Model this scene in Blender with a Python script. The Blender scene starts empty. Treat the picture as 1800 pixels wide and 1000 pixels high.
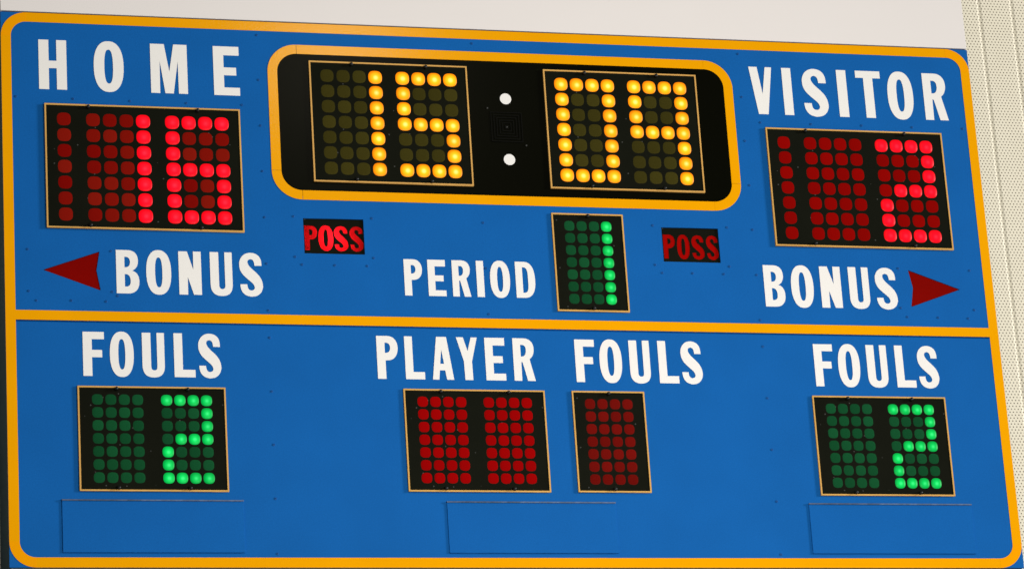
import bpy, bmesh, math, random
from mathutils import Matrix, Vector

random.seed(7)
scene = bpy.context.scene
col = scene.collection
H = 4.2          # height of the scoreboard centre above the gym floor
HB = 0.6747      # half height of the scoreboard face
HW = 1.22        # half width


def W(x, y, z=0.0):
    """board coordinates (right, up, towards viewer) -> world"""
    return Vector((x, -z, y + H))


# ------------------------------------------------------------------ camera
cam_d = bpy.data.cameras.new('camera')
cam = bpy.data.objects.new('camera', cam_d)
col.objects.link(cam)
scene.camera = cam
cam_d.sensor_width = 36.0
cam_d.sensor_fit = 'HORIZONTAL'
cam_d.lens = 6154.27 / 1800.0 * 36.0
cam_d.clip_start = 0.1
cam_d.clip_end = 200
RC = [[0.9680260295552252, -0.061701240409292944, 0.2431430916877709],
      [0.020622573410691132, -0.9464219196787544, -0.32227357852836774],
      [0.2500006311381109, 0.31698344891100233, -0.9148886148307876]]
right = Vector((RC[0][0], -RC[0][2], RC[0][1]))
down = Vector((RC[1][0], -RC[1][2], RC[1][1]))
fwd = Vector((RC[2][0], -RC[2][2], RC[2][1]))
m = Matrix((right, -down, -fwd)).transposed().to_4x4()
m.translation = W(-2.104444585, -2.63114883, 7.65341089)
cam.matrix_world = m

# ------------------------------------------------------------------ world and lamps (indoors)
wd = bpy.data.worlds.new('World')
scene.world = wd
wd.use_nodes = True
bg = wd.node_tree.nodes['Background']
bg.inputs[0].default_value = (1.0, 0.99, 0.98, 1)
bg.inputs[1].default_value = 0.235


def area(name, pos, target, size, size_y, power, color):
    d = bpy.data.lights.new(name, 'AREA')
    d.shape = 'RECTANGLE'
    d.size = size
    d.size_y = size_y
    d.energy = power
    d.color = color
    o = bpy.data.objects.new(name, d)
    col.objects.link(o)
    p = W(*pos)
    o.location = p
    o.rotation_euler = (W(*target) - p).to_track_quat('-Z', 'Y').to_euler()
    return o


area('side_window_light', (21.0, 3.4, 8.6), (0, 0, 0), 3.6, 3.0, 4900, (0.98, 0.99, 1.0))
area('added_front_fill', (0.30, -1.0, 2.7), (0.1, -0.1, 0), 0.8, 0.8, 47, (1.0, 0.97, 0.92))  # added fill, no real fixture: brightens the centre, lets the corners fall off
area('ceiling_lamp_light', (0.83, 3.02, 5.74), (-.1, .0, 0), 0.50, 0.32, 42, (1.0, 0.93, 0.74))

scene.view_settings.view_transform = 'Standard'
scene.view_settings.look = 'None'
scene.view_settings.exposure = 0.0
scene.view_settings.gamma = 1.0
scene.view_settings.use_curve_mapping = False
scene.render.resolution_x = 1024
scene.render.resolution_y = 568


# ------------------------------------------------------------------ materials
def mat(name, rgb, rough=0.5, spec=0.5, metal=0.0, var=0.0, var_scale=600.0, blotch=0.0, bump=0.0,
        bump_scale=900.0, obj_random=0.0, other=None):
    m = bpy.data.materials.new(name)
    m.use_nodes = True
    nt = m.node_tree
    b = nt.nodes['Principled BSDF']
    b.inputs['Roughness'].default_value = rough
    b.inputs['Specular IOR Level'].default_value = spec
    b.inputs['Metallic'].default_value = metal
    base = nt.nodes.new('ShaderNodeRGB')
    base.outputs[0].default_value = (*rgb, 1)
    cur = base.outputs[0]
    tc = nt.nodes.new('ShaderNodeTexCoord')

    def scaled(fac_socket, amp):
        nonlocal cur
        mr = nt.nodes.new('ShaderNodeMapRange')
        nt.links.new(fac_socket, mr.inputs['Value'])
        mr.inputs['From Min'].default_value = 0.25
        mr.inputs['From Max'].default_value = 0.75
        mr.inputs['To Min'].default_value = 1 - amp
        mr.inputs['To Max'].default_value = 1 + amp
        mx = nt.nodes.new('ShaderNodeVectorMath')
        mx.operation = 'SCALE'
        nt.links.new(cur, mx.inputs[0])
        nt.links.new(mr.outputs[0], mx.inputs['Scale'])
        cur = mx.outputs[0]

    if var:
        n = nt.nodes.new('ShaderNodeTexNoise')
        n.inputs['Scale'].default_value = var_scale
        n.inputs['Detail'].default_value = 2
        nt.links.new(tc.outputs['Object'], n.inputs['Vector'])
        scaled(n.outputs['Fac'], var)
    if blotch:
        n = nt.nodes.new('ShaderNodeTexNoise')
        n.inputs['Scale'].default_value = 7
        n.inputs['Detail'].default_value = 5
        nt.links.new(tc.outputs['Object'], n.inputs['Vector'])
        scaled(n.outputs['Fac'], blotch)
    if obj_random:
        oi = nt.nodes.new('ShaderNodeObjectInfo')
        if other:
            mix = nt.nodes.new('ShaderNodeMix')
            mix.data_type = 'RGBA'
            nt.links.new(oi.outputs['Random'], mix.inputs[0])
            nt.links.new(cur, mix.inputs[6])
            mix.inputs[7].default_value = (*other, 1)
            cur = mix.outputs[2]
        mr = nt.nodes.new('ShaderNodeMapRange')
        nt.links.new(oi.outputs['Random'], mr.inputs['Value'])
        mr.inputs['To Min'].default_value = 1 - obj_random
        mr.inputs['To Max'].default_value = 1 + obj_random
        mx = nt.nodes.new('ShaderNodeVectorMath')
        mx.operation = 'SCALE'
        nt.links.new(cur, mx.inputs[0])
        nt.links.new(mr.outputs[0], mx.inputs['Scale'])
        cur = mx.outputs[0]
    nt.links.new(cur, b.inputs['Base Color'])
    if bump:
        n = nt.nodes.new('ShaderNodeTexNoise')
        n.inputs['Scale'].default_value = bump_scale
        n.inputs['Detail'].default_value = 3
        nt.links.new(tc.outputs['Object'], n.inputs['Vector'])
        bp = nt.nodes.new('ShaderNodeBump')
        bp.inputs['Strength'].default_value = bump
        bp.inputs['Distance'].default_value = 0.002
        nt.links.new(n.outputs['Fac'], bp.inputs['Height'])
        nt.links.new(bp.outputs[0], b.inputs['Normal'])
    return m


def lamp_mat(name, edge, mid, centre, radius, strength=1.0):
    """a lit lamp: brightest over the diode, falling off towards the rim of the lens"""
    m = bpy.data.materials.new(name)
    m.use_nodes = True
    nt = m.node_tree
    b = nt.nodes['Principled BSDF']
    b.inputs['Base Color'].default_value = (edge[0] * .2, edge[1] * .2, edge[2] * .2, 1)
    b.inputs['Roughness'].default_value = 0.4
    b.inputs['Specular IOR Level'].default_value = 0.1
    tc = nt.nodes.new('ShaderNodeTexCoord')
    sp = nt.nodes.new('ShaderNodeVectorMath')
    sp.operation = 'MULTIPLY'
    sp.inputs[1].default_value = (1, 0, 1)
    nt.links.new(tc.outputs['Object'], sp.inputs[0])
    ad = nt.nodes.new('ShaderNodeVectorMath')
    ad.operation = 'ADD'
    ad.inputs[1].default_value = (-0.05 * radius, 0, 0.08 * radius)
    nt.links.new(sp.outputs[0], ad.inputs[0])
    ln = nt.nodes.new('ShaderNodeVectorMath')
    ln.operation = 'LENGTH'
    nt.links.new(ad.outputs[0], ln.inputs[0])
    dv = nt.nodes.new('ShaderNodeMath')
    dv.operation = 'DIVIDE'
    dv.inputs[1].default_value = radius
    nt.links.new(ln.outputs['Value'], dv.inputs[0])
    ramp = nt.nodes.new('ShaderNodeValToRGB')
    e = ramp.color_ramp.elements
    e[0].position = 0.0
    e[0].color = (*centre, 1)
    e[1].position = 1.0
    e[1].color = (*edge, 1)
    k = e.new(0.42)
    k.color = (*mid, 1)
    nt.links.new(dv.outputs[0], ramp.inputs[0])
    oi = nt.nodes.new('ShaderNodeObjectInfo')
    mr = nt.nodes.new('ShaderNodeMapRange')
    mr.inputs['To Min'].default_value = strength * 0.86
    mr.inputs['To Max'].default_value = strength * 1.14
    nt.links.new(oi.outputs['Random'], mr.inputs['Value'])
    nt.links.new(ramp.outputs[0], b.inputs['Emission Color'])
    nt.links.new(mr.outputs[0], b.inputs['Emission Strength'])
    return m


PB, PS = 0.0395, 0.0309     # lamp pitch on the large and the small displays

M = {}
M['blue'] = mat('blue_paint', (0.0056, 0.103, 0.355), 0.6, 0.03, var=0.09, var_scale=300, blotch=0.05, bump=0.05)
M['blue_rivet'] = mat('blue_rivet_paint', (0.007, 0.082, 0.285), 0.5, 0.15)
M['white'] = mat('white_vinyl', (0.80, 0.775, 0.735), 0.5, 0.08, var=0.02, blotch=0.012)
M['yellow'] = mat('yellow_tape', (0.80, 0.335, 0.0005), 0.12, 0.030, var=0.03, blotch=0.03, bump=0.05, bump_scale=220)
M['orange'] = mat('yellow_corner_tape', (0.84, 0.325, 0.0005), 0.12, 0.030, var=0.03, blotch=0.03, bump=0.05, bump_scale=220)
M['black'] = mat('black_vinyl', (0.0026, 0.0027, 0.0012), 0.22, 0.012, var=0.2)
M['face'] = mat('black_display_face', (0.0060, 0.0066, 0.0036), 0.6, 0.02, var=0.25, blotch=0.15)
M['trim'] = mat('tan_trim', (0.60, 0.33, 0.085), 0.45, 0.15, blotch=0.10, var=0.05)
M['nut'] = mat('black_nut', (0.004, 0.005, 0.004), 0.4, 0.3)
M['grille'] = mat('black_grille', (0.0045, 0.0045, 0.0035), 0.4, 0.02)
M['cabinet'] = mat('dark_grey_cabinet', (0.036, 0.066, 0.076), 0.6, 0.1, blotch=0.12, var=0.1)
M['pale'] = mat('off_white_panel', (0.745, 0.70, 0.67), 0.7, 0.05, blotch=0.006)
M['seam'] = mat('dark_seam_strip', (0.05, 0.05, 0.055), 0.6, 0.2)
M['rail'] = mat('worn_rail_highlight', (0.085, 0.12, 0.20), 0.5, 0.12, blotch=0.5, var=0.35, var_scale=90)  # patchy wear, with the top rail's greyish highlight put into the colour
M['arrow_red'] = mat('unlit_red_arrow', (0.185, 0.0018, 0.0006), 0.6, 0.008, var=0.10, blotch=0.08)
M['arrow_rim'] = mat('arrow_rim', (0.006, 0.006, 0.004), 0.6, 0.1)
M['red_off'] = mat('unlit_red_lens', (0.225, 0.0012, 0.0004), 0.55, 0.008, var=0.10, obj_random=0.10)
M['red_off_home'] = mat('unlit_red_lens_dusty', (0.190, 0.0022, 0.0010), 0.55, 0.008, var=0.14, obj_random=0.06,
                        other=(0.20, 0.0075, 0.003))
M['red_off_dim'] = mat('unlit_dark_red_lens', (0.135, 0.0040, 0.0024), 0.55, 0.008, var=0.14, obj_random=0.14)
M['red_off_pl'] = mat('unlit_bright_red_lens', (0.275, 0.0006, 0.0008), 0.55, 0.008, var=0.08, obj_random=0.06)
M['amber_off'] = mat('unlit_amber_lens', (0.040, 0.034, 0.0055), 0.55, 0.008, var=0.14, obj_random=0.12)
M['green_off'] = mat('unlit_green_lens', (0.0055, 0.062, 0.020), 0.55, 0.008, var=0.14, obj_random=0.16)
M['red_letter'] = mat('unlit_red_letter', (0.30, 0.0015, 0.0006), 0.6, 0.008, var=0.08)
M['amber_on'] = lamp_mat('lit_amber_lens', (1.0, 0.25, 0.0), (1.1, 0.64, 0.010), (1.45, 1.2, 0.32), 0.0172)
M['red_on'] = lamp_mat('lit_red_lens', (0.95, 0.0003, 0.007), (1.05, 0.002, 0.020), (1.2, 0.022, 0.055), 0.0172)
M['green_on'] = lamp_mat('lit_green_lens', (0.0, 0.34, 0.050), (0.0, 0.70, 0.110), (0.06, 1.05, 0.27), 0.0135)

# a few pale dust specks on the black display faces
nt = M['face'].node_tree
b = nt.nodes['Principled BSDF']
src = b.inputs['Base Color'].links[0].from_socket
tc = nt.nodes.new('ShaderNodeTexCoord')
vo = nt.nodes.new('ShaderNodeTexVoronoi')
vo.inputs['Scale'].default_value = 34
nt.links.new(tc.outputs['Object'], vo.inputs['Vector'])
mr = nt.nodes.new('ShaderNodeMapRange')
nt.links.new(vo.outputs['Distance'], mr.inputs['Value'])
mr.inputs['From Min'].default_value = 0.045
mr.inputs['From Max'].default_value = 0.07
mr.inputs['To Min'].default_value = 1.0
mr.inputs['To Max'].default_value = 0.0
mx = nt.nodes.new('ShaderNodeMix')
mx.data_type = 'RGBA'
nt.links.new(mr.outputs[0], mx.inputs[0])
nt.links.new(src, mx.inputs[6])
mx.inputs[7].default_value = (0.055, 0.055, 0.05, 1)
nt.links.new(mx.outputs[2], b.inputs['Base Color'])

# red letters of the lit possession window: film that lets the bulb behind shine through
m = bpy.data.materials.new('backlit_red_film')
m.use_nodes = True
nt = m.node_tree
nt.nodes.remove(nt.nodes['Principled BSDF'])
d = nt.nodes.new('ShaderNodeBsdfDiffuse')
d.inputs[0].default_value = (0.20, 0.0025, 0.0015, 1)
t = nt.nodes.new('ShaderNodeBsdfTranslucent')
t.inputs[0].default_value = (0.85, 0.006, 0.014, 1)
a = nt.nodes.new('ShaderNodeAddShader')
nt.links.new(d.outputs[0], a.inputs[0])
nt.links.new(t.outputs[0], a.inputs[1])
nt.links.new(a.outputs[0], nt.nodes['Material Output'].inputs[0])
M['film'] = m

# cream metal wall with small holes in staggered rows
m = bpy.data.materials.new('perforated_cream_metal')
m.use_nodes = True
nt = m.node_tree
b = nt.nodes['Principled BSDF']
b.inputs['Roughness'].default_value = 0.55
b.inputs['Specular IOR Level'].default_value = 0.25
tc = nt.nodes.new('ShaderNodeTexCoord')
sx = nt.nodes.new('ShaderNodeSeparateXYZ')
nt.links.new(tc.outputs['Object'], sx.inputs[0])


def math_node(op, a, b=None):
    n = nt.nodes.new('ShaderNodeMath')
    n.operation = op
    for i, v in enumerate((a, b)):
        if v is None:
            continue
        if isinstance(v, (int, float)):
            n.inputs[i].default_value = v
        else:
            nt.links.new(v, n.inputs[i])
    return n.outputs[0]


HP, HR = 0.0092, 0.00775
row = math_node('DIVIDE', sx.outputs['Z'], HR)
rfl = math_node('FLOOR', row)
odd = math_node('MULTIPLY', math_node('FLOORED_MODULO', rfl, 2.0), 0.5)
u = math_node('ADD', math_node('DIVIDE', sx.outputs['X'], HP), odd)
du = math_node('MULTIPLY', math_node('SUBTRACT', math_node('FRACT', u), 0.5), HP)
dv = math_node('MULTIPLY', math_node('SUBTRACT', math_node('FRACT', row), 0.5), HR)
dist = math_node('SQRT', math_node('ADD', math_node('MULTIPLY', du, du), math_node('MULTIPLY', dv, dv)))
mr = nt.nodes.new('ShaderNodeMapRange')
nt.links.new(dist, mr.inputs['Value'])
mr.inputs['From Min'].default_value = 0.0014
mr.inputs['From Max'].default_value = 0.0021
ns = nt.nodes.new('ShaderNodeTexNoise')
ns.inputs['Scale'].default_value = 9
ns.inputs['Detail'].default_value = 6
nt.links.new(tc.outputs['Object'], ns.inputs['Vector'])
crm = nt.nodes.new('ShaderNodeMix')
crm.data_type = 'RGBA'
nt.links.new(ns.outputs['Fac'], crm.inputs[0])
crm.inputs[6].default_value = (0.76, 0.695, 0.54, 1)
crm.inputs[7].default_value = (0.84, 0.775, 0.62, 1)
hol = nt.nodes.new('ShaderNodeMix')
hol.data_type = 'RGBA'
nt.links.new(mr.outputs[0], hol.inputs[0])
hol.inputs[6].default_value = (0.14, 0.115, 0.08, 1)
nt.links.new(crm.outputs[2], hol.inputs[7])
nt.links.new(hol.outputs[2], b.inputs['Base Color'])
bp = nt.nodes.new('ShaderNodeBump')
bp.inputs['Strength'].default_value = 0.35
bp.inputs['Distance'].default_value = 0.001
nt.links.new(mr.outputs[0], bp.inputs['Height'])
nt.links.new(bp.outputs[0], b.inputs['Normal'])
M['wall'] = m


# ------------------------------------------------------------------ geometry helpers (local: x right, y = -depth, z up)
def link(name, me, parent=None, loc=(0, 0, 0), material=None):
    o = bpy.data.objects.new(name, me)
    col.objects.link(o)
    if material is not None and me is not None and not me.materials:
        me.materials.append(material)
    if parent is not None:
        o.parent = parent
    o.location = loc
    return o


def box_mesh(name, x0, x1, z0, z1, front, back, bevel=0.0):
    bm = bmesh.new()
    bmesh.ops.create_cube(bm, size=1)
    for v in bm.verts:
        v.co = Vector(((x0 + x1) / 2 + v.co.x * (x1 - x0), -(front + back) / 2 + v.co.y * abs(front - back),
                       (z0 + z1) / 2 + v.co.z * (z1 - z0)))
    if bevel:
        bmesh.ops.bevel(bm, geom=bm.edges[:], offset=bevel, segments=2, affect='EDGES', profile=0.5)
    me = bpy.data.meshes.new(name)
    bm.to_mesh(me)
    bm.free()
    return me


def outline_mesh(name, loops, front, thick):
    """flat plate from closed outlines (even-odd: inner loops are holes); front face at depth `front`"""
    cu = bpy.data.curves.new(name, 'CURVE')
    cu.dimensions = '2D'
    cu.fill_mode = 'BOTH'
    cu.extrude = thick / 2
    for lp in loops:
        s = cu.splines.new('POLY')
        s.points.add(len(lp) - 1)
        for i, (x, y) in enumerate(lp):
            s.points[i].co = (x, y, 0, 1)
        s.use_cyclic_u = True
    tmp = bpy.data.objects.new('tmp', cu)
    col.objects.link(tmp)
    dg = bpy.context.evaluated_depsgraph_get()
    me = bpy.data.meshes.new_from_object(tmp.evaluated_get(dg))
    bpy.data.objects.remove(tmp)
    bpy.data.curves.remove(cu)
    me.name = name
    me.transform(Matrix.Rotation(math.pi / 2, 4, 'X'))
    me.transform(Matrix.Translation((0, -(front - thick / 2), 0)))
    me.materials.clear()
    return me


def arc(cx, cy, r, a0, a1, n=14):
    return [(cx + r * math.cos(math.radians(a0 + (a1 - a0) * i / n)),
             cy + r * math.sin(math.radians(a0 + (a1 - a0) * i / n))) for i in range(n + 1)]


def catmull(pts, n=5):
    out = []
    k = len(pts)
    for i in range(k - 1):
        p0, p1, p2, p3 = pts[max(i - 1, 0)], pts[i], pts[i + 1], pts[min(i + 2, k - 1)]
        for j in range(n):
            t = j / n
            out.append(tuple(0.5 * (2 * p1[c] + (p2[c] - p0[c]) * t + (2 * p0[c] - 5 * p1[c] + 4 * p2[c] - p3[c]) * t * t
                                    + (3 * p1[c] - p0[c] - 3 * p2[c] + p3[c]) * t ** 3) for c in (0, 1)))
    out.append(pts[-1])
    return out


def bez(p0, p1, p2, p3, n=10):
    return [tuple((1 - t) ** 3 * p0[c] + 3 * (1 - t) ** 2 * t * p1[c] + 3 * (1 - t) * t * t * p2[c] + t ** 3 * p3[c]
                  for c in (0, 1)) for t in [i / n for i in range(n + 1)]]


def superell(cx, cy, rx, ry, n, k=48):
    out = []
    for i in range(k):
        a = 2 * math.pi * i / k
        c, s = math.cos(a), math.sin(a)
        out.append((cx + rx * math.copysign(abs(c) ** (2 / n), c), cy + ry * math.copysign(abs(s) ** (2 / n), s)))
    return out


# condensed bold gothic capitals in a unit box (x 0..1 across the letter, y 0..1 cap height)
G = {}
G['I'] = [[(0, 0), (1, 0), (1, 1), (0, 1)]]
G['F'] = [[(0, 0), (.425, 0), (.425, .425), (.9, .425), (.9, .59), (.425, .59), (.425, .835), (1, .835), (1, 1), (0, 1)]]
G['E'] = [[(0, 0), (1, 0), (1, .16), (.40, .16), (.40, .41), (.88, .41), (.88, .57), (.40, .57), (.40, .82), (1, .82),
           (1, 1), (0, 1)]]
G['L'] = [[(0, 0), (1, 0), (1, .17), (.41, .17), (.41, 1), (0, 1)]]
G['H'] = [[(0, 0), (.36, 0), (.36, .427), (.64, .427), (.64, 0), (1, 0), (1, 1), (.64, 1), (.64, .578), (.36, .578),
           (.36, 1), (0, 1)]]
G['M'] = [[(0, 0), (.245, 0), (.252, .655), (.385, 0), (.612, 0), (.742, .655), (.752, 0), (1, 0), (1, 1), (.634, 1),
           (.508, .44), (.379, 1), (0, 1)]]
G['N'] = [[(0, 0), (.385, 0), (.395, .41), (.645, 0), (1, 0), (1, 1), (.655, 1), (.648, .575), (.387, 1), (0, 1)]]
G['T'] = [[(.31, 0), (.685, 0), (.685, .85), (1, .85), (1, 1), (0, 1), (0, .85), (.31, .85)]]
G['V'] = [[(.292, 0), (.712, 0), (1, 1), (.716, 1), (.530, .426), (.367, 1), (0, 1)]]
G['A'] = [[(0, 0), (.30, 0), (.350, .217), (.598, .217), (.668, 0), (1, 0), (.723, 1), (.249, 1)],
          [(.380, .37), (.560, .37), (.462, .70)]]
G['Y'] = [[(.343, 0), (.723, 0), (.71, .437), (1, 1), (.709, 1), (.523, .677), (.333, 1), (0, 1), (.322, .437)]]
G['O'] = [superell(.5, .5, .5, .515, 2.35), superell(.5, .5, .145, .345, 2.5)]
G['U'] = [[(0, 1)] + bez((0, .26), (0, .07), (.17, -.015), (.50, -.015)) + bez((.50, -.015), (.83, -.015), (1, .07), (1, .26))
          + [(1, 1), (.665, 1)] + bez((.665, .235), (.665, .17), (.61, .145), (.53, .145))
          + bez((.53, .145), (.45, .145), (.39, .17), (.39, .235)) + [(.39, 1)]]
G['P'] = [[(0, 0), (.40, 0), (.40, .432)] + bez((.50, .432), (.82, .432), (1, .56), (1, .725))
          + bez((1, .725), (1, .89), (.82, 1), (.52, 1)) + [(0, 1)],
          [(.385, .605)] + bez((.42, .605), (.56, .605), (.64, .65), (.64, .73))
          + bez((.64, .73), (.64, .80), (.56, .842), (.45, .842)) + [(.385, .842)]]
G['B'] = [[(0, 0)] + bez((.50, 0), (.84, 0), (1, .12), (1, .275)) + bez((1, .275), (1, .41), (.90, .50), (.69, .527))
          + bez((.69, .527), (.86, .56), (.96, .65), (.96, .755)) + bez((.96, .755), (.96, .91), (.80, 1), (.50, 1)) + [(0, 1)],
          [(.365, .158)] + bez((.43, .158), (.55, .158), (.62, .20), (.62, .29))
          + bez((.62, .29), (.62, .38), (.55, .44), (.43, .445)) + [(.365, .445)],
          [(.365, .602)] + bez((.43, .602), (.53, .607), (.61, .65), (.61, .725))
          + bez((.61, .725), (.61, .80), (.54, .842), (.43, .842)) + [(.365, .842)]]
G['R'] = [[(0, 0), (.36, 0), (.37, .43), (.395, .445), (.43, .43), (.635, 0), (1, 0), (.765, .51)]
          + bez((.765, .51), (.92, .56), (.99, .65), (.99, .75)) + bez((.99, .75), (.99, .90), (.82, 1), (.52, 1)) + [(0, 1)],
          [(.36, .57)] + bez((.41, .57), (.54, .57), (.615, .63), (.615, .72))
          + bez((.615, .72), (.615, .81), (.54, .845), (.42, .845)) + [(.36, .845)]]
G['D'] = [[(0, 0)] + bez((.42, 0), (.78, 0), (1, .14), (1, .47)) + bez((1, .47), (1, .85), (.80, 1), (.44, 1)) + [(0, 1)],
          [(.355, .14)] + bez((.41, .14), (.56, .14), (.635, .19), (.635, .36)) + [(.635, .60)]
          + bez((.635, .60), (.635, .79), (.56, .845), (.42, .845)) + [(.355, .845)]]
_s1 = [(1712, 252), (1706, 190), (1682, 140), (1640, 110), (1585, 99), (1530, 110), (1485, 145), (1460, 195), (1455, 242),
       (1463, 297), (1490, 350), (1535, 397), (1585, 440), (1617, 471), (1633, 508), (1627, 532), (1610, 544), (1592, 547),
       (1570, 540), (1555, 520), (1548, 492), (1547, 475)]
_s2 = [(1467, 475), (1471, 515), (1490, 565), (1525, 600), (1570, 617), (1605, 620), (1660, 608), (1705, 570), (1725, 520),
       (1727, 488), (1718, 438), (1693, 385), (1650, 335), (1600, 290), (1565, 250), (1550, 215), (1555, 190), (1573, 177),
       (1592, 176), (1615, 190), (1627, 222), (1630, 252)]


def _un(q):
    return [(x - 15 * (y - 100) / 515 - 1451.5, (612 - y) / 512) for x, y in q]


_s = catmull(_un(_s1), 4) + catmull(_un(_s2), 4)
_w = max(x for x, y in _s)
_lo = min(x for x, y in _s)
G['S'] = [[((x - _lo) / (_w - _lo), y) for x, y in _s]]


def glyph(ch, x0, x1, y0, y1):
    return [[(x0 + (x1 - x0) * x, y0 + (y1 - y0) * y) for x, y in lp] for lp in G[ch]]


def tag(o, label=None, cat=None, group=None, kind=None):
    if label:
        o['label'] = label
    if cat:
        o['category'] = cat
    if group:
        o['group'] = group
    if kind:
        o['kind'] = kind
    return o


# ------------------------------------------------------------------ the wall behind
wall_y = 0.2     # distance of the wall behind the face
WP = 0.092
bm = bmesh.new()
z0, z1 = -1.7, 1.7
prof = [(0.0, 0.0), (0.079, 0.0), (0.0802, -0.0006), (0.0825, -0.0020), (0.0855, -0.0020), (0.0905, -0.0004), (0.092, 0.0)]
nz = 1
vs = [[bm.verts.new((x, -d, z)) for x, d in prof] for z in (z0, z1)]
for i in range(len(prof) - 1):
    bm.faces.new((vs[0][i], vs[0][i + 1], vs[1][i + 1], vs[1][i]))
# a back return so each panel is a solid tray
bk = [[bm.verts.new((x, 0.02, z)) for x in (0.0, 0.092)] for z in (z0, z1)]
bm.faces.new((bk[0][1], bk[0][0], bk[1][0], bk[1][1]))
bm.faces.new((vs[0][0], vs[1][0], bk[1][0], bk[0][0]))
bm.faces.new((vs[0][-1], bk[0][1], bk[1][1], vs[1][-1]))
me_wall = bpy.data.meshes.new('wall_panel')
bm.to_mesh(me_wall)
bm.free()
wall = link('perforated_wall', None)
wall.location = (0, wall_y, H)
tag(wall, 'cream perforated metal wall with vertical ribs behind the blue scoreboard', 'wall')
x_first = 1.3535 - 0.084
for i in range(-32, 8):
    link('wall_panel', me_wall, wall, (x_first + i * WP, 0, 0), M['wall'])

# ------------------------------------------------------------------ blank panels above and below
for nm, a, c, lab in (('blank_sign_panel', HB + 0.0035, HB + 0.52, 'plain off-white sign panel fixed above the blue scoreboard'),
                      ('blank_sign_panel', -HB - 0.46, -HB - 0.0035, 'plain off-white sign panel below the yellow bottom edge of the scoreboard')):
    r = link(nm, None)
    r.location = W(0, a)
    tag(r, lab, 'sign panel')
    hgt = c - a
    link('panel_sheet', box_mesh('panel_sheet', -HW, HW, 0, hgt, 0.0, -0.012, 0.0008), r, material=M['pale'])
    link('panel_frame', outline_mesh('panel_frame', [[(-HW + .003, .003), (HW - .003, .003), (HW - .003, hgt - .003), (-HW + .003, hgt - .003)],
                                                     [(-HW + .03, .03), (HW - .03, .03), (HW - .03, hgt - .03), (-HW + .03, hgt - .03)]],
                                     -0.0125, 0.17), r, material=M['cabinet'])

# ------------------------------------------------------------------ the scoreboard
Z0 = HB                       # local z of the board centre above the root (root at the bottom edge)
board = link('scoreboard', None)
board.location = W(0, -HB)
tag(board, 'blue basketball scoreboard with yellow border, white lettering and red, amber and green digits', 'scoreboard')


def part(name, me, material, parent=None, x=0, y=0, label=None):
    """place a part whose mesh is drawn round board point (x, y)"""
    if parent is None:
        parent = board
        loc = (x, 0, y + Z0)
    else:
        loc = (x, 0, y)
    o = link(name, me, parent, loc, material)
    if label:
        o['label'] = label
    return o


def rect(x0, x1, y0, y1):
    return [(x0, y0), (x1, y0), (x1, y1), (x0, y1)]


DIV_T, DIV_B = -0.0665, -0.0900
WINS = [(-0.5145, -0.3687, 0.0873, 0.1757), (0.3712, 0.5160, 0.0875, 0.1760)]
ARROW = [(1.1324, 0.0322), (0.9995, 0.0802), (1.0078, 0.0334), (0.9988, -0.0160)]


def inset(poly, k):
    cx = sum(q[0] for q in poly) / len(poly)
    cy = sum(q[1] for q in poly) / len(poly)
    return [(x + (cx - x) * k, y + (cy - y) * k) for x, y in poly]


def round_poly(poly, r=0.004, n=4):
    out = []
    k = len(poly)
    for i in range(k):
        p = Vector(poly[i])
        a = (Vector(poly[i - 1]) - p).normalized()
        b = (Vector(poly[(i + 1) % k]) - p).normalized()
        s, e = p + a * r, p + b * r
        for j in range(n + 1):
            t = j / n
            q = s * (1 - t) ** 2 + p * 2 * t * (1 - t) + e * t * t
            out.append((q.x, q.y))
    return out


arrowR = round_poly(ARROW, 0.0035)
arrowL = [(-x, y) for x, y in arrowR]

# cabinet: hollow dark box behind the sheets
part('cabinet', outline_mesh('cabinet', [rect(-HW + .001, HW - .001, -HB + .001, HB - .001), rect(-HW + .02, HW - .02, -HB + .02, HB - .02)],
                             -0.0145, 0.17), M['cabinet'], label='dark grey side of the cabinet')
part('cabinet_back', box_mesh('cabinet_back', -HW + .002, HW - .002, -HB + .002, HB - .002, -0.186, -0.192), M['cabinet'])
part('seam_strip', box_mesh('seam_strip', -HW + .004, HW - .004, HB - .0005, HB + .004, -0.004, -0.02), M['seam'])
part('seam_strip', box_mesh('seam_strip', -HW + .004, HW - .004, -HB - .004, -HB + .0005, -0.004, -0.02), M['seam'])
part('seam_backing', box_mesh('seam_backing', -HW + .003, HW - .003, DIV_B - .02, DIV_B + .015, -0.0065, -0.009), M['blue'])
part('upper_panel', outline_mesh('upper_panel', [rect(-HW, HW, DIV_B, HB)] + [rect(*w) for w in WINS] + [arrowL, arrowR], 0.0, 0.0032),
     M['blue'], label='upper blue painted sheet')
part('lower_panel', box_mesh('lower_panel', -HW, HW, -HB, DIV_B - 0.0042, 0.0, -0.0032), M['blue'], label='lower blue painted sheet')

# yellow border stripes: straight strips and corner arcs of tape
SW = 0.0235
RO = 0.060
FT = 0.0006
cxo, cyo = HW - RO, HB - RO


def stripe(name, loops, front, mt='yellow'):
    part(name, outline_mesh(name, loops, front, FT), M[mt])


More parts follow.
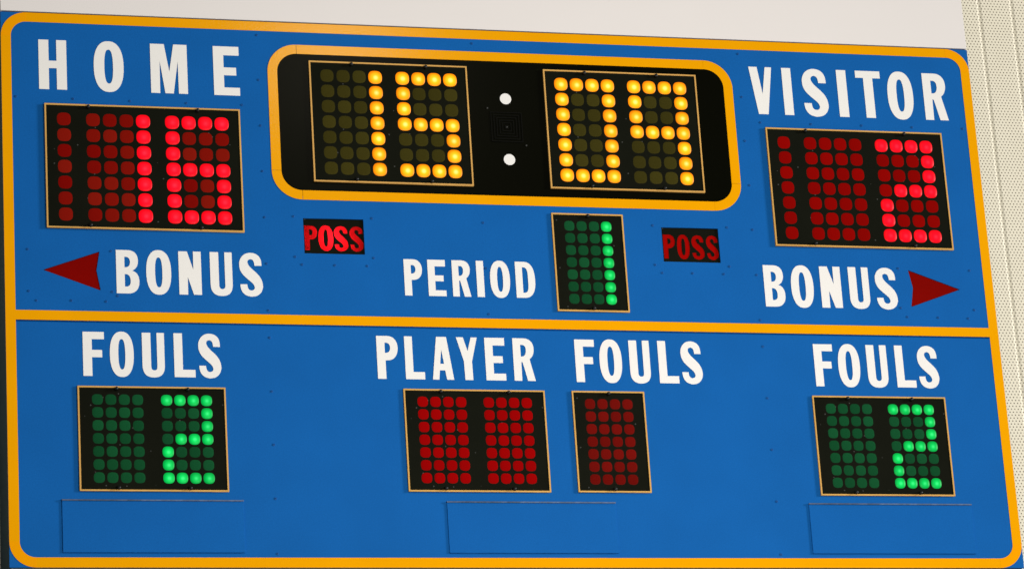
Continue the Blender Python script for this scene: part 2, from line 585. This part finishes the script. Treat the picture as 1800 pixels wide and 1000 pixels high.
for sx_ in (-1, 1):
    xs = sorted((sx_ * HW, sx_ * (HW - SW)))
    stripe('border_stripe', [rect(xs[0], xs[1], -cyo, cyo)], FT)
    for sy in (1, -1):
        a0 = {(1, 1): 0, (-1, 1): 90, (-1, -1): 180, (1, -1): 270}[(sx_, sy)]
        lp = arc(sx_ * cxo, sy * cyo, RO, a0, a0 + 90) + arc(sx_ * cxo, sy * cyo, RO - SW, a0 + 90, a0)
        stripe('corner_stripe', [lp], FT + 0.0002, 'orange')
stripe('border_stripe', [rect(-cxo, cxo, HB - SW, HB)], FT)
stripe('border_stripe', [rect(-cxo, cxo, -HB, -HB + SW)], FT)
stripe('divider_stripe', [rect(-HW + SW, HW - SW, DIV_B + .0002, DIV_T)], FT)

# game clock: black field with its own yellow rounded frame
CX, CY0, CY1, CR = 0.585, 0.2220, 0.6182, 0.072
field = []
for (a, b_, s) in ((CX - CR, CY1 - CR, 0), (-CX + CR, CY1 - CR, 90), (-CX + CR, CY0 + CR, 180), (CX - CR, CY0 + CR, 270)):
    field += arc(a, b_, CR - 0.010, s, s + 90)
clock = part('clock_field', outline_mesh('clock_field', [field], 0.0004, 0.0004), M['black'], label='black rounded field behind the amber clock digits')
for (sx_, sy, s) in ((1, 1, 0), (-1, 1, 90), (-1, -1, 180), (1, -1, 270)):
    ax, ay = sx_ * (CX - CR), (CY1 - CR) if sy > 0 else (CY0 + CR)
    stripe('corner_stripe', [arc(ax, ay, CR, s, s + 90) + arc(ax, ay, CR - SW, s + 90, s)], 0.0012, 'yellow')
for y0, y1 in ((CY0, CY0 + SW), (CY1 - SW, CY1)):
    stripe('clock_stripe', [rect(-CX + CR + .0009, CX - CR, y0, y1)], 0.0010)
for x0, x1 in ((-CX, -CX + SW), (CX - SW, CX)):
    stripe('clock_stripe', [rect(x0, x1, CY0 + CR + .0007, CY1 - CR)], 0.0010)
for y in (0.4970, 0.3393):
    part('colon_dot', outline_mesh('colon_dot', [arc(0, 0, 0.0142, 0, 352, 44)], 0.0011, 0.0006), M['white'], None, 0.0008, y)
# horn grille: concentric square ridges
loops = []
for k in range(6):
    h = 0.0385 - k * 0.0068
    w = h * 1.02
    loops.append(rect(-w, w, -h, h))
    loops.append(rect(-w + .0022, w - .0022, -h + .0022, h - .0022))
gr = part('horn_grille', outline_mesh('horn_grille', loops, 0.0026, 0.0022), M['grille'], None, -0.0010, 0.4230,
          label='faint black grille of concentric squares between the colon dots')
bm = bmesh.new()
bmesh.ops.create_uvsphere(bm, u_segments=8, v_segments=5, radius=0.0026)
me_gs = bpy.data.meshes.new('screw')
bm.to_mesh(me_gs)
bm.free()
M['screw'] = mat('dull_screw', (0.04, 0.04, 0.035), 0.4, 0.2)
for x, y in ((0, 0), (-.046, .048), (.046, -.046)):
    s_ = link('screw', me_gs, gr, (x, -0.0012, y), M['screw'])

# ------------------------------------------------------------------ digit displays


def lens_mesh(name, r, n=3.0, h=0.0022, k=24):
    bm = bmesh.new()
    ring = [(1.0, 0.0), (0.90, 0.55), (0.55, 0.88)]
    rows = []
    for f, d in ring:
        rows.append([bm.verts.new((x * f, -d * h, y * f)) for x, y in superell(0, 0, r, r, n, k)])
    top = bm.verts.new((0, -h, 0))
    for a, b_ in zip(rows, rows[1:]):
        for i in range(k):
            bm.faces.new((a[i], a[(i + 1) % k], b_[(i + 1) % k], b_[i]))
    for i in range(k):
        bm.faces.new((rows[-1][i], rows[-1][(i + 1) % k], top))
    bmesh.ops.recalc_face_normals(bm, faces=bm.faces[:])
    me = bpy.data.meshes.new(name)
    bm.to_mesh(me)
    bm.free()
    for p in me.polygons:
        p.use_smooth = True
    return me


_lens = {}


def lens(size, material, lit):
    key = (size, material, lit)
    if key not in _lens:
        p = PB if size == 'b' else PS
        r = p * (0.428 if lit else 0.418)
        me = lens_mesh('lamp', r, 2.6 if lit else 2.75, 0.0022 if lit else 0.0005)
        me.materials.append(M[material])
        _lens[key] = me
    return _lens[key]


bm = bmesh.new()
bmesh.ops.create_cone(bm, cap_ends=True, segments=10, radius1=0.0048, radius2=0.0036, depth=0.010)
bmesh.ops.rotate(bm, verts=bm.verts[:], matrix=Matrix.Rotation(math.pi / 2, 3, 'X'))
me_nut = bpy.data.meshes.new('thumb_nut')
bm.to_mesh(me_nut)
bm.free()
for pz in me_nut.polygons:
    pz.use_smooth = True
me_nut.materials.append(M['nut'])

ONE = ['0001'] * 7
TWO = ['1111', '0001', '0001', '0111', '1000', '1000', '1111']
FIVE = ['1111', '1000', '1000', '1111', '0001', '0001', '1111']
SIX = ['1111', '1000', '1000', '1111', '1001', '1001', '1111']
NINE = ['1111', '1001', '1001', '1111', '0001', '0001', '0001']
ZERO = ['1111', '1001', '1001', '1001', '1001', '1001', '1111']
OFF = ['0000'] * 7
BAR = ['0'] * 7


def display(x, y, w, h, size, digits, gaps, on, off, color, label, dy=0.0, nuts=(-.28, .28)):
    p = PB if size == 'b' else PS
    th = 0.0066 if size == 'b' else 0.0050
    d = part('digit_display', box_mesh('digit_display', -w / 2 + .0012, w / 2 - .0012, -h / 2 + .0012, h / 2 - .0012, th - 0.0015, -0.0005, 0.0),
             M['face'], None, x, y, label)
    t = 0.0037
    link('trim', outline_mesh('trim', [rect(-w / 2, w / 2, -h / 2, h / 2), rect(-w / 2 + t, w / 2 - t, -h / 2 + t, h / 2 - t)], th, th * 0.85), d,
         (0, 0, 0), M['trim'])
    cols = []
    cur = 0.0
    for k, dg in enumerate(digits):
        n = len(dg[0])
        if k:
            cur += gaps[k - 1]
        for c in range(n):
            cols.append((cur + c * p, k, c))
        cur += (n - 1) * p
    for cxp, k, c in cols:
        for r_ in range(7):
            lit = digits[k][r_][c] == '1'
            o = link(color + '_lamp', lens(size, on if lit else off, lit), d, (cxp - cur / 2, -(th - 0.00155), dy + (3 - r_) * p))
    for f in nuts:
        for s in (1, -1):
            link('thumb_nut', me_nut, d, (f * w, -(th + 0.0025), s * (h / 2 - 0.0070)))
    return d


BW, BH = 0.4644, 0.3097
display(-0.8892, 0.289, BW, BH, 'b', [BAR, ONE, SIX], [.0685, .0690], 'red_on', 'red_off_home', 'red',
        'red home score display showing 16', -0.002)
display(0.8920, 0.2885, BW, BH, 'b', [BAR, OFF, TWO], [.0685, .0690], 'red_on', 'red_off', 'red',
        'red visitor score display showing 2', -0.002)
CW, CH = 0.3909, 0.3095
display(-0.2890, 0.4217, CW, CH, 'b', [ONE, FIVE], [.067], 'amber_on', 'amber_off', 'amber',
        'amber clock minutes display showing 15', -0.001, (-.235, .235))
display(0.2940, 0.4214, CW, CH, 'b', [ZERO, NINE], [.067], 'amber_on', 'amber_off', 'amber',
        'amber clock seconds display showing 09', -0.001, (-.235, .235))
display(0.1848, 0.0793, 0.1795, 0.249, 's', [ONE], [], 'green_on', 'green_off', 'green', 'green period display showing 1', 0, (0,))
display(-0.8877, -0.3726, 0.3428, 0.2493, 's', [OFF, TWO], [.0669], 'green_on', 'green_off', 'green',
        'green home fouls display showing 2', 0, (-.24, .24))
display(0.8889, -0.3728, 0.3428, 0.2493, 's', [OFF, TWO], [.0669], 'green_on', 'green_off', 'green',
        'green visitor fouls display showing 2', 0, (-.24, .24))
display(-0.1230, -0.3693, 0.3428, 0.2493, 's', [OFF, OFF], [.0669], 'red_on', 'red_off_pl', 'red',
        'unlit bright red player number display', 0.001, (-.24, .24))
display(0.2047, -0.3688, 0.1795, 0.249, 's', [OFF], [], 'red_on', 'red_off_dim', 'red', 'unlit dark red player fouls display', 0, (0,))

# ------------------------------------------------------------------ white lettering, letter by letter
WORDS = {
    'HOME': ([('H', -1.1322, -1.0664), ('O', -1.0022, -0.9312), ('M', -0.867, -0.7789), ('E', -0.7159, -0.6535)], 0.6068, 0.4812),
    'VISITOR': ([('V', 0.6309, 0.691), ('I', 0.717, 0.7409), ('S', 0.7689, 0.8338), ('I', 0.8613, 0.8864), ('T', 0.9116, 0.9771),
                 ('O', 0.9936, 1.0615), ('R', 1.0897, 1.1508)], 0.6063, 0.4806),
    'BONUS home': ([('B', -0.962, -0.9085), ('O', -0.8919, -0.8334), ('N', -0.8155, -0.7624), ('U', -0.7414, -0.6891),
                    ('S', -0.6721, -0.6173)], 0.0848, -0.0217),
    'PERIOD': ([('P', -0.2764, -0.2323), ('E', -0.2186, -0.1754), ('R', -0.1592, -0.1148), ('I', -0.0995, -0.0816),
                ('O', -0.0662, -0.0175), ('D', -0.0033, 0.0448)], 0.0783, -0.0127),
    'BONUS visitor': ([('B', 0.6222, 0.6744), ('O', 0.6913, 0.7488), ('N', 0.7672, 0.8205), ('U', 0.8414, 0.8933),
                       ('S', 0.9103, 0.9653)], 0.0842, -0.0221),
    'FOULS home': ([('F', -1.0441, -0.9948), ('O', -0.982, -0.9267), ('U', -0.907, -0.8552), ('L', -0.8331, -0.7841),
                    ('S', -0.7759, -0.7232)], -0.1166, -0.2230),
    'PLAYER': ([('P', -0.3526, -0.3018), ('L', -0.2853, -0.239), ('A', -0.2205, -0.169), ('Y', -0.1593, -0.1084),
                ('E', -0.0905, -0.0419), ('R', -0.0218, 0.03)], -0.1143, -0.2200),
    'FOULS player': ([('F', 0.1307, 0.1793), ('O', 0.1908, 0.2462), ('U', 0.2653, 0.3163), ('L', 0.3376, 0.3864),
                      ('S', 0.3944, 0.4465)], -0.1148, -0.2209),
    'FOULS visitor': ([('F', 0.7326, 0.7812), ('O', 0.7936, 0.8494), ('U', 0.8681, 0.9204), ('L', 0.942, 0.9915),
                       ('S', 0.9996, 1.0524)], -0.1161, -0.2230),
}
for wname, (ls, yt, yb) in WORDS.items():
    base_front = 0.0007
    for ch, x0, x1 in ls:
        cx_, cy_ = (x0 + x1) / 2, (yt + yb) / 2
        me = outline_mesh('letter', glyph(ch, x0 - cx_, x1 - cx_, yb - cy_, yt - cy_), base_front, 0.0006)
        part('letter', me, M['white'], None, cx_, cy_, 'white letter %s of %s' % (ch, wname.split()[0]))

# ------------------------------------------------------------------ possession windows
POSS = [([('P', -0.5121, -0.4812), ('O', -0.4787, -0.4427), ('S', -0.4407, -0.4068), ('S', -0.4026, -0.3699)], 0.1590, 0.0966, True),
        ([('P', 0.3746, 0.4046), ('O', 0.4092, 0.4413), ('S', 0.4466, 0.4786), ('S', 0.4839, 0.5142)], 0.1586, 0.0968, False)]
for (x0, x1, y0, y1), (ls, yt, yb, lit) in zip(WINS, POSS):
    cx_, cy_ = (x0 + x1) / 2, (y0 + y1) / 2
    e = 0.0035
    loops = [rect(x0 - cx_ - e, x1 - cx_ + e, y0 - cy_ - e, y1 - cy_ + e)]
    gl = [glyph(ch, a - cx_, b_ - cx_, yb - cy_, yt - cy_) for ch, a, b_ in ls]
    for g in gl:
        loops += g
    # the mask lies just behind the opening in the blue sheet
    win = part('possession_window', outline_mesh('possession_window', loops, -0.0035, 0.0006), M['face'], None, cx_, cy_,
               'lit POSS window, red letters on black' if lit else 'unlit POSS window, dark red letters on black')
    for (ch, a, b_), g in zip(ls, gl):
        lx = (a + b_) / 2 - cx_
        gg = [[(lx + (qx - lx) * 1.0, qy) for qx, qy in lp] for lp in g[:1]]
        me = outline_mesh('letter', [[(qx - lx, qy) for qx, qy in lp] for lp in gg], -0.0043, 0.0)
        link('letter', me, win, (lx, 0, 0), M['film'] if lit else M['red_letter'])
    # dark tray behind the window
    link('tray', outline_mesh('tray', [rect(x0 - cx_ - .006, x1 - cx_ + .006, y0 - cy_ - .006, y1 - cy_ + .006),
                                       rect(x0 - cx_ - .003, x1 - cx_ + .003, y0 - cy_ - .003, y1 - cy_ + .003)], -0.0046, 0.08), win, (0, 0, 0), M['face'])
    if lit:
        ld = bpy.data.lights.new('possession_bulb', 'POINT')
        ld.energy = 0.150
        ld.shadow_soft_size = 0.012
        ld.color = (1, 0.9, 0.8)
        lo = bpy.data.objects.new('possession_bulb', ld)
        col.objects.link(lo)
        lo.parent = win
        lo.location = (-0.002, 0.0046 + 0.031, -0.002)

# bonus arrows: dark red windows with a thin black rim
for lp, lab in ((arrowL, 'dark red bonus arrow pointing left'), (arrowR, 'dark red bonus arrow pointing right')):
    cx_ = sum(q[0] for q in lp) / len(lp)
    cy_ = sum(q[1] for q in lp) / len(lp)
    loc_ = [(x - cx_, y - cy_) for x, y in lp]
    ar = part('bonus_arrow', outline_mesh('bonus_arrow', [inset(loc_, 0.012)], -0.0012, 0.005), M['arrow_red'], None, cx_, cy_, lab)
    link('rim', outline_mesh('rim', [inset(loc_, -0.02), inset(loc_, 0.030)], -0.0008, 0.0002), ar, (0, 0, 0), M['arrow_rim'])

# ------------------------------------------------------------------ name plates along the bottom
for xa, xb, lab in ((-1.0998, -0.6840, 'blank blue name plate under the home fouls'), (-0.2045, 0.2032, 'blank blue name plate in the middle'),
                    (0.6846, 1.0992, 'blank blue name plate under the visitor fouls')):
    cx_, cy_ = (xa + xb) / 2, -0.5795
    hw, hh = (xb - xa) / 2, 0.0605
    npl = part('name_plate', box_mesh('name_plate', -hw, hw, -hh, hh, 0.0031, -0.0005, 0.0004), M['blue'], None, cx_, cy_, lab)
    link('rail', box_mesh('rail', -hw - .0005, hw + .0005, hh - .0010, hh + .0022, 0.0058, -0.0005, 0.0003), npl, (0, 0, 0), M['rail'])
    link('rail', box_mesh('rail', -hw, hw, -hh - .0004, -hh + .0012, 0.0042, -0.0005, 0.0003), npl, (0, 0, 0), M['blue'])

# ------------------------------------------------------------------ rivets
RIV = [(-0.6074, 0.6396), (-0.6074, 0.5239), (-1.187, 0.4602), (-1.0529, 0.4593), (-0.9181, 0.4582), (-0.7838, 0.4578), (-0.65, 0.458),
       (-0.6072, 0.4065), (-0.6072, 0.2913), (-0.6066, 0.1751), (-0.6064, 0.0593), (-0.607, -0.0565), (-1.1663, 0.0816), (-0.973, 0.0813),
       (-1.1655, -0.0203), (-0.9724, -0.0185), (-0.96, -0.0279), (-1.1484, -0.0429), (-1.0679, -0.0417), (-0.9873, -0.0424),
       (-0.0749, 0.6397), (-0.5375, 0.1789), (-0.3475, 0.1789), (-0.0751, 0.1754), (-0.5376, 0.0781), (-0.3479, 0.0794),
       (-0.5217, 0.059), (-0.4428, 0.0589), (-0.3646, 0.0589), (-0.0751, 0.06), (-0.0744, -0.0551), (0.3502, 0.1796), (0.5395, 0.1794),
       (0.3488, 0.0786), (0.5374, 0.0786), (0.3648, 0.0586), (0.4419, 0.0592), (0.5208, 0.0588), (0.6072, 0.6396), (0.6071, 0.5244),
       (0.65, 0.4579), (0.7823, 0.4582), (0.9159, 0.459), (1.0497, 0.4587), (1.1851, 0.4599), (0.6058, 0.408), (0.607, 0.2912),
       (0.6049, 0.1754), (0.6052, 0.0585), (0.6047, -0.0572), (0.6049, -0.1246), (0.9742, 0.0836), (1.1621, 0.0822), (0.9707, -0.0185),
       (1.1635, -0.0206), (0.9857, -0.0418), (1.0661, -0.0422), (1.1453, -0.0427), (-0.6067, -0.1234), (-0.6068, -0.2542),
       (-0.6072, -0.3831), (-0.6084, -0.5118), (-0.609, -0.6422), (0.6052, -0.512), (0.6044, -0.6422), (0.6049, -0.2548), (0.6049, -0.3838)]
bm = bmesh.new()
R_ = 0.0034
k = 10
rings = [(1.0, 0.0), (0.85, 0.0013), (0.45, 0.0016), (0.30, 0.0004)]
rows = [[bm.verts.new((R_ * f * math.cos(2 * math.pi * i / k), -d_, R_ * f * math.sin(2 * math.pi * i / k))) for i in range(k)] for f, d_ in rings]
for a, b_ in zip(rows, rows[1:]):
    for i in range(k):
        bm.faces.new((a[i], a[(i + 1) % k], b_[(i + 1) % k], b_[i]))
bm.faces.new(rows[-1])
bmesh.ops.recalc_face_normals(bm, faces=bm.faces[:])
me_r = bpy.data.meshes.new('rivet')
bm.to_mesh(me_r)
bm.free()
for x, y in RIV:
    o = link('rivet', me_r, board, (x, 0.0, y + Z0), M['blue_rivet'])
